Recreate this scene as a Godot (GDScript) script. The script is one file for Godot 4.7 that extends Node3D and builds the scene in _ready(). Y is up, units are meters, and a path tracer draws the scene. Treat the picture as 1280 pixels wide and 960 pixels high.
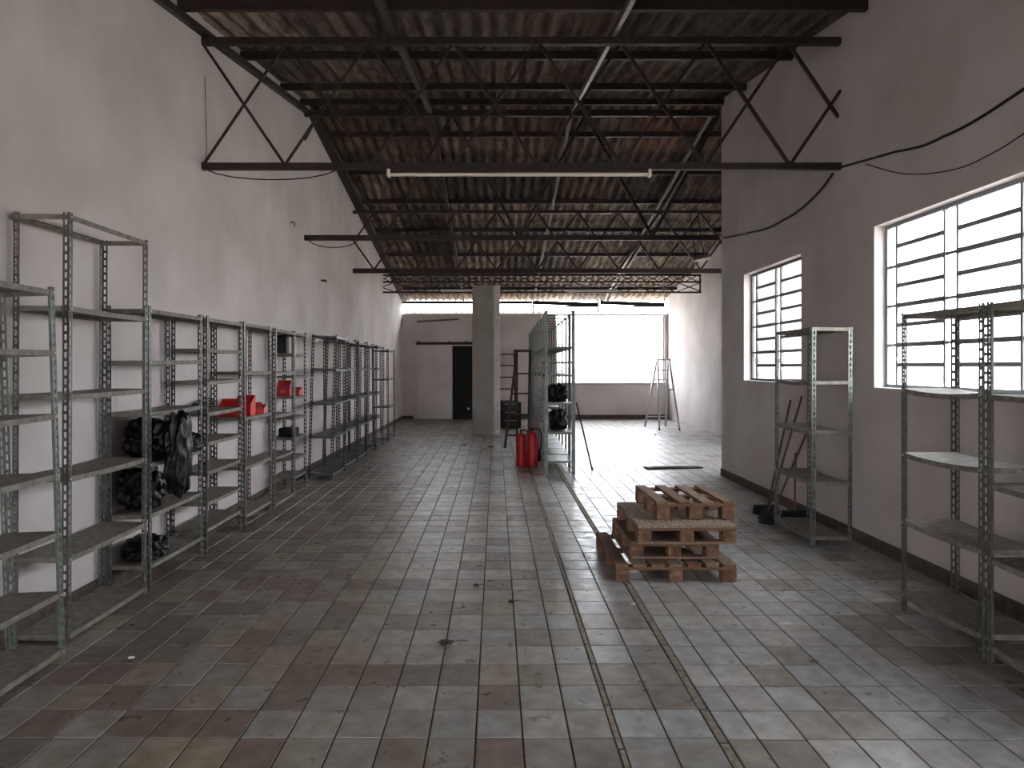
extends Node3D
# A long, emptied workshop: fibre-cement gable roof on lattice trusses, cement-tile floor, steel shelving along the walls.
# x to the right, y up, the camera looks down -z; "d" below is the distance into the room (z = -d).

var rng := RandomNumberGenerator.new()
var taken := {}
var cache := {}
var M := {}

# ---------------------------------------------------------------- nodes
func numbered(n: String) -> String:
	if not taken.has(n):
		taken[n] = 0
		return n
	taken[n] += 1
	return "%s_%03d" % [n, taken[n]]

func thing(n: String, label: String, category: String, at := Vector3.ZERO, group := "") -> Node3D:
	var o := Node3D.new()
	o.name = numbered(n)
	add_child(o)
	o.position = at
	o.set_meta("label", label)
	o.set_meta("category", category)
	if group != "":
		o.set_meta("group", group)
	return o

func struct_node(n: String, label: String, category: String) -> Node3D:
	var o := Node3D.new()
	o.name = n
	add_child(o)
	o.set_meta("kind", "structure")
	o.set_meta("label", label)
	o.set_meta("category", category)
	return o

func part(parent: Node, n: String, mesh: Mesh, m: Material, at := Vector3.ZERO, basis := Basis.IDENTITY) -> MeshInstance3D:
	var o := MeshInstance3D.new()
	o.name = n
	o.mesh = mesh
	o.material_override = m
	o.transform = Transform3D(basis, at)
	parent.add_child(o, true)
	return o

# ---------------------------------------------------------------- mesh building
func start() -> SurfaceTool:
	var st := SurfaceTool.new()
	st.begin(Mesh.PRIMITIVE_TRIANGLES)
	return st

func tri(st: SurfaceTool, a: Vector3, b: Vector3, c: Vector3, out: Vector3) -> void:
	var n := (b - a).cross(c - a)
	if n.length() < 1e-12:
		return
	n = n.normalized()
	if n.dot(out) < 0.0:
		n = -n
		st.set_normal(n); st.add_vertex(a)
		st.set_normal(n); st.add_vertex(b)
		st.set_normal(n); st.add_vertex(c)
	else:
		st.set_normal(n); st.add_vertex(a)
		st.set_normal(n); st.add_vertex(c)
		st.set_normal(n); st.add_vertex(b)

func quad(st: SurfaceTool, a: Vector3, b: Vector3, c: Vector3, d: Vector3, out: Vector3) -> void:
	tri(st, a, b, c, out)
	tri(st, a, c, d, out)

func hexa(st: SurfaceTool, p: Array) -> void:
	# p: 0-3 bottom ring, 4-7 top ring
	var c := Vector3.ZERO
	for v in p:
		c += v
	c /= 8.0
	for f in [[0, 1, 2, 3], [4, 5, 6, 7], [0, 1, 5, 4], [1, 2, 6, 5], [2, 3, 7, 6], [3, 0, 4, 7]]:
		var m: Vector3 = (p[f[0]] + p[f[1]] + p[f[2]] + p[f[3]]) / 4.0
		quad(st, p[f[0]], p[f[1]], p[f[2]], p[f[3]], m - c)

func box(st: SurfaceTool, lo: Vector3, hi: Vector3, t := Transform3D.IDENTITY) -> void:
	var p := []
	for y in [lo.y, hi.y]:
		p.append(t * Vector3(lo.x, y, lo.z))
		p.append(t * Vector3(hi.x, y, lo.z))
		p.append(t * Vector3(hi.x, y, hi.z))
		p.append(t * Vector3(lo.x, y, hi.z))
	hexa(st, p)

func rounded(st: SurfaceTool, s: Vector3, c: float, t := Transform3D.IDENTITY) -> void:
	# a box of size s about the origin, its edges chamfered by c
	var h := s / 2.0
	var ax := [Vector3.RIGHT, Vector3.UP, Vector3.BACK]
	for i in 3:
		var u: int = (i + 1) % 3
		var w: int = (i + 2) % 3
		for sg in [-1.0, 1.0]:
			var q := []
			for k in [[-1, -1], [1, -1], [1, 1], [-1, 1]]:
				q.append(t * (ax[i] * h[i] * sg + ax[u] * (h[u] - c) * k[0] + ax[w] * (h[w] - c) * k[1]))
			quad(st, q[0], q[1], q[2], q[3], t.basis * ax[i] * sg)
		for a in [-1.0, 1.0]:
			for b in [-1.0, 1.0]:
				var q := []
				for k in [-1.0, 1.0]:
					q.append([t * (ax[u] * h[u] * a + ax[w] * (h[w] - c) * b + ax[i] * (h[i] - c) * k), t * (ax[u] * (h[u] - c) * a + ax[w] * h[w] * b + ax[i] * (h[i] - c) * k)])
				quad(st, q[0][0], q[0][1], q[1][1], q[1][0], t.basis * (ax[u] * a + ax[w] * b))
	for a in [-1.0, 1.0]:
		for b in [-1.0, 1.0]:
			for e in [-1.0, 1.0]:
				var g := Vector3(a, b, e)
				tri(st, t * (g * Vector3(h.x, h.y - c, h.z - c)), t * (g * Vector3(h.x - c, h.y, h.z - c)), t * (g * Vector3(h.x - c, h.y - c, h.z)), t.basis * g)

func rbox(s: Vector3, c := 0.006) -> Mesh:
	var key := "rbox%v%.4f" % [s, c]
	if not cache.has(key):
		var st := start()
		rounded(st, s, c)
		cache[key] = st.commit()
	return cache[key]

func along(a: Vector3, b: Vector3) -> Basis:
	var y := (b - a).normalized()
	var x := y.cross(Vector3.BACK if absf(y.z) < 0.9 else Vector3.UP).normalized()
	return Basis(x, y, x.cross(y))

func angle_mesh(l: float, w: float, t: float) -> Mesh:
	# rolled steel angle of length l along y, its heel at the origin
	var key := "angle%.3f_%.3f" % [l, w]
	if not cache.has(key):
		var st := start()
		box(st, Vector3(-w / 2, -l / 2, -t / 2), Vector3(w / 2, l / 2, t / 2))
		box(st, Vector3(-w / 2, -l / 2, -w), Vector3(-w / 2 + t, l / 2, -t / 2))
		cache[key] = st.commit()
	return cache[key]

func steel_bar(parent: Node, n: String, a: Vector3, b: Vector3, w: float, m: Material) -> MeshInstance3D:
	return part(parent, n, angle_mesh((b - a).length(), w, 0.008), m, (a + b) / 2.0, along(a, b))

func tube_mesh(pts: Array, radii: Array, sides := 8) -> Mesh:
	var st := start()
	tube(st, pts, radii, sides)
	return st.commit()

func tube(st: SurfaceTool, pts: Array, radii: Array, sides := 8) -> void:
	var rings := []
	var nrm := []
	for i in pts.size():
		var dir: Vector3 = (pts[mini(i + 1, pts.size() - 1)] - pts[maxi(i - 1, 0)]).normalized()
		var bs := along(Vector3.ZERO, dir)
		var ring := []
		var nr := []
		for k in sides:
			var a := TAU * k / sides
			var v := bs.x * cos(a) + bs.z * sin(a)
			ring.append(pts[i] + v * radii[mini(i, radii.size() - 1)])
			nr.append(v)
		rings.append(ring)
		nrm.append(nr)
	for i in pts.size() - 1:
		for k in sides:
			var j := (k + 1) % sides
			smooth_quad(st, [rings[i][k], rings[i][j], rings[i + 1][j], rings[i + 1][k]], [nrm[i][k], nrm[i][j], nrm[i + 1][j], nrm[i + 1][k]])
	for e in [0, pts.size() - 1]:
		var out: Vector3 = pts[0] - pts[1] if e == 0 else pts[-1] - pts[-2]
		for k in range(1, sides - 1):
			tri(st, rings[e][0], rings[e][k], rings[e][k + 1], out)

func smooth_quad(st: SurfaceTool, p: Array, n: Array) -> void:
	for f in [[0, 1, 2], [0, 2, 3]]:
		var g: Vector3 = (p[f[1]] - p[f[0]]).cross(p[f[2]] - p[f[0]])
		var order: Array = f if g.dot(n[f[0]] + n[f[1]] + n[f[2]]) < 0.0 else [f[0], f[2], f[1]]
		for k in order:
			st.set_normal(n[k])
			st.add_vertex(p[k])

func lathe(st: SurfaceTool, prof: Array, sides := 20, at := Vector3.ZERO) -> void:
	# prof: (radius, height) pairs from the bottom up
	for i in prof.size() - 1:
		var a: Vector2 = prof[i]
		var b: Vector2 = prof[i + 1]
		var sl := Vector2(b.y - a.y, a.x - b.x).normalized()
		for k in sides:
			var p := []
			var n := []
			for q in [[a, k], [a, k + 1], [b, k + 1], [b, k]]:
				var an: float = TAU * q[1] / sides
				p.append(at + Vector3(cos(an) * q[0].x, q[0].y, sin(an) * q[0].x))
				n.append(Vector3(cos(an) * sl.x, sl.y, sin(an) * sl.x))
			smooth_quad(st, p, n)

func prism(poly: PackedVector2Array, x0: float, x1: float) -> Mesh:
	# a polygon of (d, height) extruded from x0 to x1
	var st := start()
	var ids := Geometry2D.triangulate_polygon(poly)
	for sx in [[x0, -1.0], [x1, 1.0]]:
		for i in range(0, ids.size(), 3):
			var v := []
			for k in 3:
				v.append(Vector3(sx[0], poly[ids[i + k]].y, -poly[ids[i + k]].x))
			tri(st, v[0], v[1], v[2], Vector3(sx[1], 0, 0))
	var ccw := not Geometry2D.is_polygon_clockwise(poly)
	for i in poly.size():
		var a := poly[i]
		var b := poly[(i + 1) % poly.size()]
		var o := Vector2(b.y - a.y, a.x - b.x) * (1.0 if ccw else -1.0)
		quad(st, Vector3(x0, a.y, -a.x), Vector3(x1, a.y, -a.x), Vector3(x1, b.y, -b.x), Vector3(x0, b.y, -b.x), Vector3(0, o.y, -o.x))
	return st.commit()

func blob(st: SurfaceTool, at: Vector3, r: Vector3, noise: FastNoiseLite, rough: float, floor_y := -1e9, fine := false) -> void:
	var nu := 64 if fine else 30
	var nv := 40 if fine else 18
	var pts := []
	for i in nv + 1:
		var row := []
		for j in nu + 1:
			var a := TAU * (j % nu) / nu
			var b := PI * i / nv
			var d := Vector3(sin(b) * cos(a), cos(b), sin(b) * sin(a))
			var q := d
			if fine:       # a squarer lump with sharp creases
				q = d / pow(pow(absf(d.x), 3.2) + pow(absf(d.y), 3.2) + pow(absf(d.z), 3.2), 1.0 / 3.2)
			var k := 1.0 + rough * (noise.get_noise_3dv(d * 2.2 + at * 9.0) + (0.3 if fine else 0.55) * absf(noise.get_noise_3dv(d * (3.6 if fine else 6.0) + at * 5.0)) - 0.1)
			if fine:
				k -= rough * 0.25 * (1.0 - absf(noise.get_noise_3dv(d * 2.0 + at * 3.0)) * 2.0)
			var p := at + q * r * k
			p.y = maxf(p.y, floor_y)
			row.append(p)
		pts.append(row)
	var nr := []
	for i in nv + 1:
		var row := []
		for j in nu + 1:
			var i0 := maxi(i - 1, 0)
			var i1 := mini(i + 1, nv)
			var g: Vector3 = (pts[i][(j + 1) % nu] - pts[i][(j + nu - 1) % nu]).cross(pts[i1][j] - pts[i0][j])
			var o: Vector3 = pts[i][j] - at
			if g.length() < 1e-9:
				g = o
			row.append(g.normalized() * (1.0 if g.dot(o) >= 0.0 else -1.0))
		nr.append(row)
	for i in nv:
		for j in nu:
			smooth_quad(st, [pts[i][j], pts[i][j + 1], pts[i + 1][j + 1], pts[i + 1][j]], [nr[i][j], nr[i][j + 1], nr[i + 1][j + 1], nr[i + 1][j]])

# ---------------------------------------------------------------- materials
func noise_tex(sd: int, freq: float, lo: Color, hi: Color, oct := 5, mid := -1.0, size := 512) -> NoiseTexture2D:
	var f := FastNoiseLite.new()
	f.seed = sd
	f.noise_type = FastNoiseLite.TYPE_SIMPLEX_SMOOTH
	f.frequency = freq
	f.fractal_octaves = oct
	f.fractal_gain = 0.55
	var t := NoiseTexture2D.new()
	t.width = size
	t.height = size
	t.seamless = true
	t.noise = f
	var g := Gradient.new()
	g.set_color(0, lo)
	g.set_color(1, hi)
	if mid >= 0.0:
		g.set_offset(0, mid - 0.25)
		g.set_offset(1, mid + 0.2)
	t.color_ramp = g
	return t

func bump_tex(sd: int, freq: float, strength: float) -> NoiseTexture2D:
	var f := FastNoiseLite.new()
	f.seed = sd
	f.frequency = freq
	f.fractal_octaves = 4
	var t := NoiseTexture2D.new()
	t.width = 512
	t.height = 512
	t.seamless = true
	t.as_normal_map = true
	t.bump_strength = strength
	t.noise = f
	return t

func mat(n: String, c: Color, rough: float, metal := 0.0, tex: Texture2D = null, scale := Vector3.ONE, nmap: Texture2D = null, nscale := 1.0) -> StandardMaterial3D:
	var m := StandardMaterial3D.new()
	m.resource_name = n
	m.albedo_color = c
	m.roughness = rough
	m.metallic = metal
	if tex or nmap:
		m.albedo_texture = tex
		m.uv1_triplanar = true
		m.uv1_world_triplanar = true
		m.uv1_scale = scale
	if nmap:
		m.normal_enabled = true
		m.normal_texture = nmap
		m.normal_scale = nscale
	M[n] = m
	return m

func make_materials() -> void:
	var plaster := noise_tex(3, 0.006, Color(0.90, 0.885, 0.87), Color(1, 1, 1), 6)
	var pb := bump_tex(5, 0.02, 2.0)
	mat("plaster", Color(0.85, 0.82, 0.815), 0.9, 0, plaster, Vector3(0.22, 0.22, 0.22), pb, 0.25)
	mat("concrete_column", Color(0.62, 0.595, 0.57), 0.9, 0, plaster, Vector3(0.4, 0.4, 0.4), pb, 0.3)
	mat("skirting", Color(0.42, 0.385, 0.36), 0.85, 0, noise_tex(7, 0.02, Color(0.6, 0.55, 0.5), Color(1, 1, 1)), Vector3(0.7, 0.7, 0.7))
	mat("ground", Color(0.62, 0.61, 0.59), 0.95, 0, plaster, Vector3(0.1, 0.1, 0.1))
	# floor tiles: one clouded, scratched cement surface in several casts
	var cement := noise_tex(11, 0.012, Color(0.78, 0.75, 0.715), Color(1.0, 1.0, 1.0), 7, -1.0, 1024)
	var wet := noise_tex(17, 0.010, Color(0.36, 0.36, 0.36), Color(0.84, 0.84, 0.84), 4, -1.0, 1024)
	var fine := bump_tex(19, 0.03, 1.5)
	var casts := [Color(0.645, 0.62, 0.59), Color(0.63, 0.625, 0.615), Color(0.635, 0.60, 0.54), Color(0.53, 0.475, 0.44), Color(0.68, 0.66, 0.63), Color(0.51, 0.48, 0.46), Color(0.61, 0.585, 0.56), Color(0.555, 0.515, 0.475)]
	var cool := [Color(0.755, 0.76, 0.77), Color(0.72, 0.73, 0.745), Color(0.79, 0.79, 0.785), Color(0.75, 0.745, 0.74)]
	M["casts"] = []
	for c in casts + cool:
		var m := mat("cement_tile", c, 0.62, 0, cement, Vector3(0.55, 0.55, 0.55), fine, 0.35)
		m.roughness_texture = wet
		m.roughness_texture_channel = BaseMaterial3D.TEXTURE_CHANNEL_RED
		M["casts"].append(m)
	var far := mat("cement_tiles", Color(1, 1, 1), 0.62, 0, cement, Vector3(0.55, 0.55, 0.55), fine, 0.35)
	far.roughness_texture = wet
	far.vertex_color_use_as_albedo = true
	M["cast_colors"] = casts + cool
	mat("grout", Color(0.27, 0.24, 0.205), 0.9, 0, noise_tex(23, 0.02, Color(0.6, 0.55, 0.5), Color(1, 1, 1)), Vector3(1, 1, 1))
	mat("mortar", Color(0.66, 0.635, 0.59), 0.85, 0, noise_tex(29, 0.03, Color(0.66, 0.62, 0.57), Color(1, 1, 1)), Vector3(1.3, 1.3, 1.3))
	# fibre-cement roof sheets, streaked along the slope
	var streak := noise_tex(31, 0.01, Color(0.42, 0.36, 0.32), Color(1, 1, 1), 5, 0.48)
	M["sheets"] = []
	for c in [Color(0.43, 0.365, 0.315), Color(0.39, 0.325, 0.28), Color(0.48, 0.415, 0.355), Color(0.45, 0.355, 0.285), Color(0.36, 0.305, 0.265)]:
		M["sheets"].append(mat("fibre_cement", c, 0.95, 0, streak, Vector3(1.6, 1.0, 0.28)))
	M["sheet_orange"] = mat("fibre_cement_orange", Color(0.50, 0.365, 0.285), 0.95, 0, streak, Vector3(1.6, 1.0, 0.28))
	M["sheet_pale"] = mat("fibre_cement_pale", Color(0.62, 0.56, 0.49), 0.95, 0, streak, Vector3(1.6, 1.0, 0.28))
	var rust := noise_tex(37, 0.03, Color(0.62, 0.5, 0.45), Color(1, 1, 1))
	mat("dark_steel", Color(0.235, 0.195, 0.18), 0.6, 0.2, rust, Vector3(1, 1, 1))
	mat("grey_steel", Color(0.50, 0.48, 0.46), 0.5, 0.2, rust, Vector3(1, 1, 1))
	mat("pale_conduit", Color(0.72, 0.70, 0.67), 0.5)
	# shelving paint
	var worn := noise_tex(41, 0.02, Color(0.70, 0.70, 0.68), Color(1, 1, 1), 5)
	mat("shelf_grey", Color(0.47, 0.475, 0.46), 0.42, 0.35, worn, Vector3(1.2, 1.2, 1.2))
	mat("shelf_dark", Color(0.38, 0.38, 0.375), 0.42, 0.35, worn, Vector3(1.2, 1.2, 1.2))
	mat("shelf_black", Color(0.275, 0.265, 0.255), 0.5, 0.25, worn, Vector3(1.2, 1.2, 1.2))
	mat("shelf_green", Color(0.54, 0.565, 0.545), 0.42, 0.35, worn, Vector3(1.2, 1.2, 1.2))
	mat("shelf_dust", Color(0.59, 0.565, 0.53), 0.7, 0.1, worn, Vector3(1.2, 1.2, 1.2))
	mat("window_steel", Color(0.55, 0.56, 0.58), 0.5, 0.2)
	mat("window_dark", Color(0.28, 0.285, 0.30), 0.5, 0.2)
	mat("window_white", Color(0.86, 0.86, 0.85), 0.6)
	var g := mat("glass", Color(0.80, 0.88, 0.87, 0.12), 0.05)
	g.transparency = BaseMaterial3D.TRANSPARENCY_ALPHA
	g = mat("ribbed_glass", Color(0.62, 0.70, 0.69, 0.45), 0.1)
	g.transparency = BaseMaterial3D.TRANSPARENCY_ALPHA
	var grain := noise_tex(43, 0.02, Color(0.58, 0.5, 0.45), Color(1, 1, 1), 5)
	M["woods"] = []
	for c in [Color(0.66, 0.565, 0.49), Color(0.62, 0.52, 0.445), Color(0.70, 0.61, 0.54), Color(0.60, 0.475, 0.395)]:
		M["woods"].append(mat("pallet_wood", c, 0.85, 0, grain, Vector3(6, 6, 0.8)))
	M["ply"] = mat("pallet_ply", Color(0.73, 0.675, 0.615), 0.8, 0, grain, Vector3(5, 3, 0.8))
	mat("block_wood", Color(0.62, 0.49, 0.41), 0.85, 0, grain, Vector3(0.8, 0.8, 0.8))
	mat("ladder_wood", Color(0.27, 0.205, 0.185), 0.7, 0, grain, Vector3(5, 1, 5))
	mat("plank_dark", Color(0.25, 0.235, 0.22), 0.7, 0, grain, Vector3(2, 2, 2))
	mat("red_paint", Color(0.70, 0.06, 0.13), 0.35)
	mat("red_plastic", Color(0.80, 0.09, 0.10), 0.45)
	mat("pink_plastic", Color(0.82, 0.36, 0.35), 0.5)
	mat("black_plastic", Color(0.045, 0.045, 0.05), 0.36)
	M.black_plastic.metallic_specular = 0.35
	mat("black_matt", Color(0.06, 0.06, 0.065), 0.8)
	mat("dark_door", Color(0.055, 0.055, 0.065), 0.8)
	mat("charcoal", Color(0.16, 0.165, 0.17), 0.6)
	mat("aluminium", Color(0.78, 0.78, 0.78), 0.35, 0.7)
	mat("white_paint", Color(0.88, 0.87, 0.85), 0.6)
	mat("tube_glass", Color(0.86, 0.83, 0.78), 0.3)
	mat("cable", Color(0.10, 0.10, 0.10), 0.7)
	mat("broom_handle", Color(0.30, 0.20, 0.175), 0.5)
	mat("broom_red", Color(0.46, 0.22, 0.18), 0.5)
	mat("bristle", Color(0.09, 0.12, 0.12), 0.9)
	mat("leaf", Color(0.30, 0.25, 0.20), 0.9)
	mat("lamp_grey", Color(0.62, 0.61, 0.59), 0.5, 0.1)

# ---------------------------------------------------------------- geometry of the place
const WALL_L := -2.77
const WALL_R := 3.22
const WALL_FR := 5.09
const CORNER := 10.28
const FAR := 21.3
const BACK := -4.0
const RIDGE := 10.6
const SIDE := [11.3, 13.5, 1.1, 3.0]
const ENTRY := [-2.3, -0.5, 2.5]

func roof_y(d: float) -> float:
	return 5.40 - (RIDGE - d) * 0.155 if d < RIDGE else 5.40 - (d - RIDGE) * 0.168

func _ready() -> void:
	rng.seed = 7
	# ---- camera, sky, exposure
	var cam := Camera3D.new()
	cam.name = "camera"
	cam.projection = Camera3D.PROJECTION_FRUSTUM
	cam.near = 0.05
	cam.far = 200.0
	cam.size = 0.05 * 960.0 / 900.0
	cam.frustum_offset = Vector2(20.0, -22.0) * 0.05 / 900.0
	cam.position = Vector3(0, 1.56, 0)
	add_child(cam)
	cam.current = true
	var we := WorldEnvironment.new()
	we.name = "environment"
	var env := Environment.new()
	env.background_mode = Environment.BG_SKY
	var sky := Sky.new()
	var sm := ProceduralSkyMaterial.new()          # bright overcast
	sm.sky_top_color = Color(0.95, 0.97, 1.0)
	sm.sky_horizon_color = Color(0.97, 0.98, 1.0)
	sm.ground_bottom_color = Color(0.66, 0.65, 0.63)
	sm.ground_horizon_color = Color(0.72, 0.71, 0.70)
	sky.sky_material = sm
	env.sky = sky
	env.background_energy_multiplier = 8.0
	env.tonemap_mode = Environment.TONE_MAPPER_LINEAR
	env.tonemap_exposure = 2.6
	env.sdfgi_enabled = true
	env.ssao_enabled = true
	env.ssil_enabled = true
	we.environment = env
	add_child(we)
	var sun := DirectionalLight3D.new()             # hazy sun from over the left wall: lights the yards, enters no opening
	sun.name = "sun"
	sun.light_energy = 10.0
	sun.light_color = Color(1.0, 0.98, 0.95)
	sun.light_angular_distance = 3.0
	sun.shadow_enabled = true
	sun.sky_mode = DirectionalLight3D.SKY_MODE_LIGHT_ONLY
	add_child(sun)
	sun.look_at_from_position(Vector3(0, 10, 0), Vector3(0.64, 9.23, 0.0))

	make_materials()
	build_shell()
	build_floor()
	build_roof()
	build_windows()
	build_trusses()
	build_far_end()
	build_left_shelves()
	build_right_shelves()
	build_center_rack()
	build_pallets()
	build_ladders()
	build_small_things()

# ---------------------------------------------------------------- shell
func roofline(d0: float, d1: float, up := 0.03) -> Array:
	var a := [Vector2(d0, roof_y(d0) + up)]
	if d0 < RIDGE and d1 > RIDGE:
		a.append(Vector2(RIDGE, roof_y(RIDGE) + up))
	a.append(Vector2(d1, roof_y(d1) + up))
	return a

func wall_part(parent: Node, n: String, d0: float, d1: float, y0: float, x0: float, x1: float, y1 := -1.0) -> void:
	var poly := PackedVector2Array([Vector2(d1, y0), Vector2(d0, y0)])
	if y1 > 0.0:
		poly.append(Vector2(d0, y1))
		poly.append(Vector2(d1, y1))
	else:
		for v in roofline(d0, d1):
			poly.append(v)
	part(parent, n, prism(poly, x0, x1), M.plaster)

const WIN := [[7.6, 9.35], [4.38, 6.13], [1.16, 2.91]]
const SILL := 1.38
const HEAD := 2.75

func build_shell() -> void:
	var w := struct_node("wall_left", "long white plastered wall behind the row of steel shelving", "wall")
	wall_part(w, "plaster_face", 6.74, FAR + 0.2, -0.05, WALL_L - 0.22, WALL_L)
	wall_part(w, "plaster_face", BACK - 0.2, 6.74, -0.05, WALL_L - 0.22, WALL_L + 0.022)
	w = struct_node("wall_right", "white plastered wall with two barred steel windows", "wall")
	var x1 := WALL_R + 0.22
	wall_part(w, "plaster_face", BACK - 0.2, CORNER, -0.05, WALL_R, x1, SILL)
	wall_part(w, "plaster_face", BACK - 0.2, CORNER, HEAD, WALL_R, x1)
	var edge := BACK - 0.2
	for k in [2, 1, 0]:
		wall_part(w, "pier", edge, WIN[k][0], SILL, WALL_R, x1, HEAD)
		edge = WIN[k][1]
	wall_part(w, "pier", edge, CORNER, SILL, WALL_R, x1, HEAD)
	w = struct_node("wall_return", "end wall where the hall widens behind the right-hand windows", "wall")
	wall_part(w, "plaster_face", CORNER - 0.22, CORNER, -0.05, x1, WALL_FR + 0.22)
	w = struct_node("wall_far_right", "brightly lit white side wall beside the far window", "wall")
	wall_part(w, "plaster_face", CORNER, FAR + 0.2, -0.05, WALL_FR, WALL_FR + 0.22, SIDE[2])
	wall_part(w, "plaster_face", CORNER, FAR + 0.2, SIDE[3], WALL_FR, WALL_FR + 0.22)
	wall_part(w, "pier", CORNER, SIDE[0], SIDE[2], WALL_FR, WALL_FR + 0.22, SIDE[3])
	wall_part(w, "pier", SIDE[1], FAR + 0.2, SIDE[2], WALL_FR, WALL_FR + 0.22, SIDE[3])
	w = struct_node("wall_back", "white wall behind the camera with the open entrance", "wall")
	wall_part(w, "plaster_face", BACK - 0.2, BACK, -0.05, WALL_L, ENTRY[0], ENTRY[2])
	wall_part(w, "plaster_face", BACK - 0.2, BACK, -0.05, ENTRY[1], WALL_R, ENTRY[2])
	wall_part(w, "plaster_face", BACK - 0.2, BACK, ENTRY[2], WALL_L, WALL_R)
	w = struct_node("wall_far", "white end wall with dark doorway and wide bright window", "wall")
	var f := FAR + 0.2
	for r in [[WALL_L, -1.30, -0.05, 3.12], [-1.30, -0.45, 2.17, 3.12], [-0.45, 1.75, -0.05, 3.12], [1.75, 4.98, -0.05, 1.04], [4.98, WALL_FR, -0.05, 3.12]]:
		wall_part(w, "plaster_face", FAR, f, r[2], r[0], r[1], r[3])
	# skirtings
	var b := struct_node("baseboard_left", "grey-brown cement skirting along the left wall", "baseboard")
	part(b, "skirting", rbox(Vector3(0.016, 0.10, FAR - 6.74), 0.004), M.skirting, Vector3(WALL_L + 0.008, 0.05, -(FAR + 6.74) / 2))
	part(b, "skirting", rbox(Vector3(0.016, 0.10, 10.74), 0.004), M.skirting, Vector3(WALL_L + 0.030, 0.05, -1.37))
	b = struct_node("baseboard_right", "dirty brown cement skirting under the barred windows", "baseboard")
	part(b, "skirting", rbox(Vector3(0.016, 0.11, CORNER - BACK), 0.004), M.skirting, Vector3(WALL_R - 0.008, 0.055, -(CORNER + BACK) / 2))
	b = struct_node("baseboard_far", "grey skirting below the far window", "baseboard")
	part(b, "skirting", rbox(Vector3(5.0, 0.13, 0.016), 0.004), M.skirting, Vector3(2.55, 0.065, -FAR + 0.008))
	part(b, "skirting", rbox(Vector3(0.30, 0.10, 0.03), 0.004), M.skirting, Vector3(WALL_L + 0.17, 0.05, -FAR + 0.015))
	b = struct_node("baseboard_far_right", "pale skirting along the bright side wall", "baseboard")
	part(b, "skirting", rbox(Vector3(0.014, 0.08, FAR - CORNER), 0.004), M.plaster, Vector3(WALL_FR - 0.007, 0.04, -(FAR + CORNER) / 2))
	var g := struct_node("ground_outside", "pale concrete yard outside the windows", "ground")
	var st := start()
	box(st, Vector3(-60, -0.4, -70), Vector3(60, -0.12, 50))
	part(g, "yard", st.commit(), M.ground)

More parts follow.
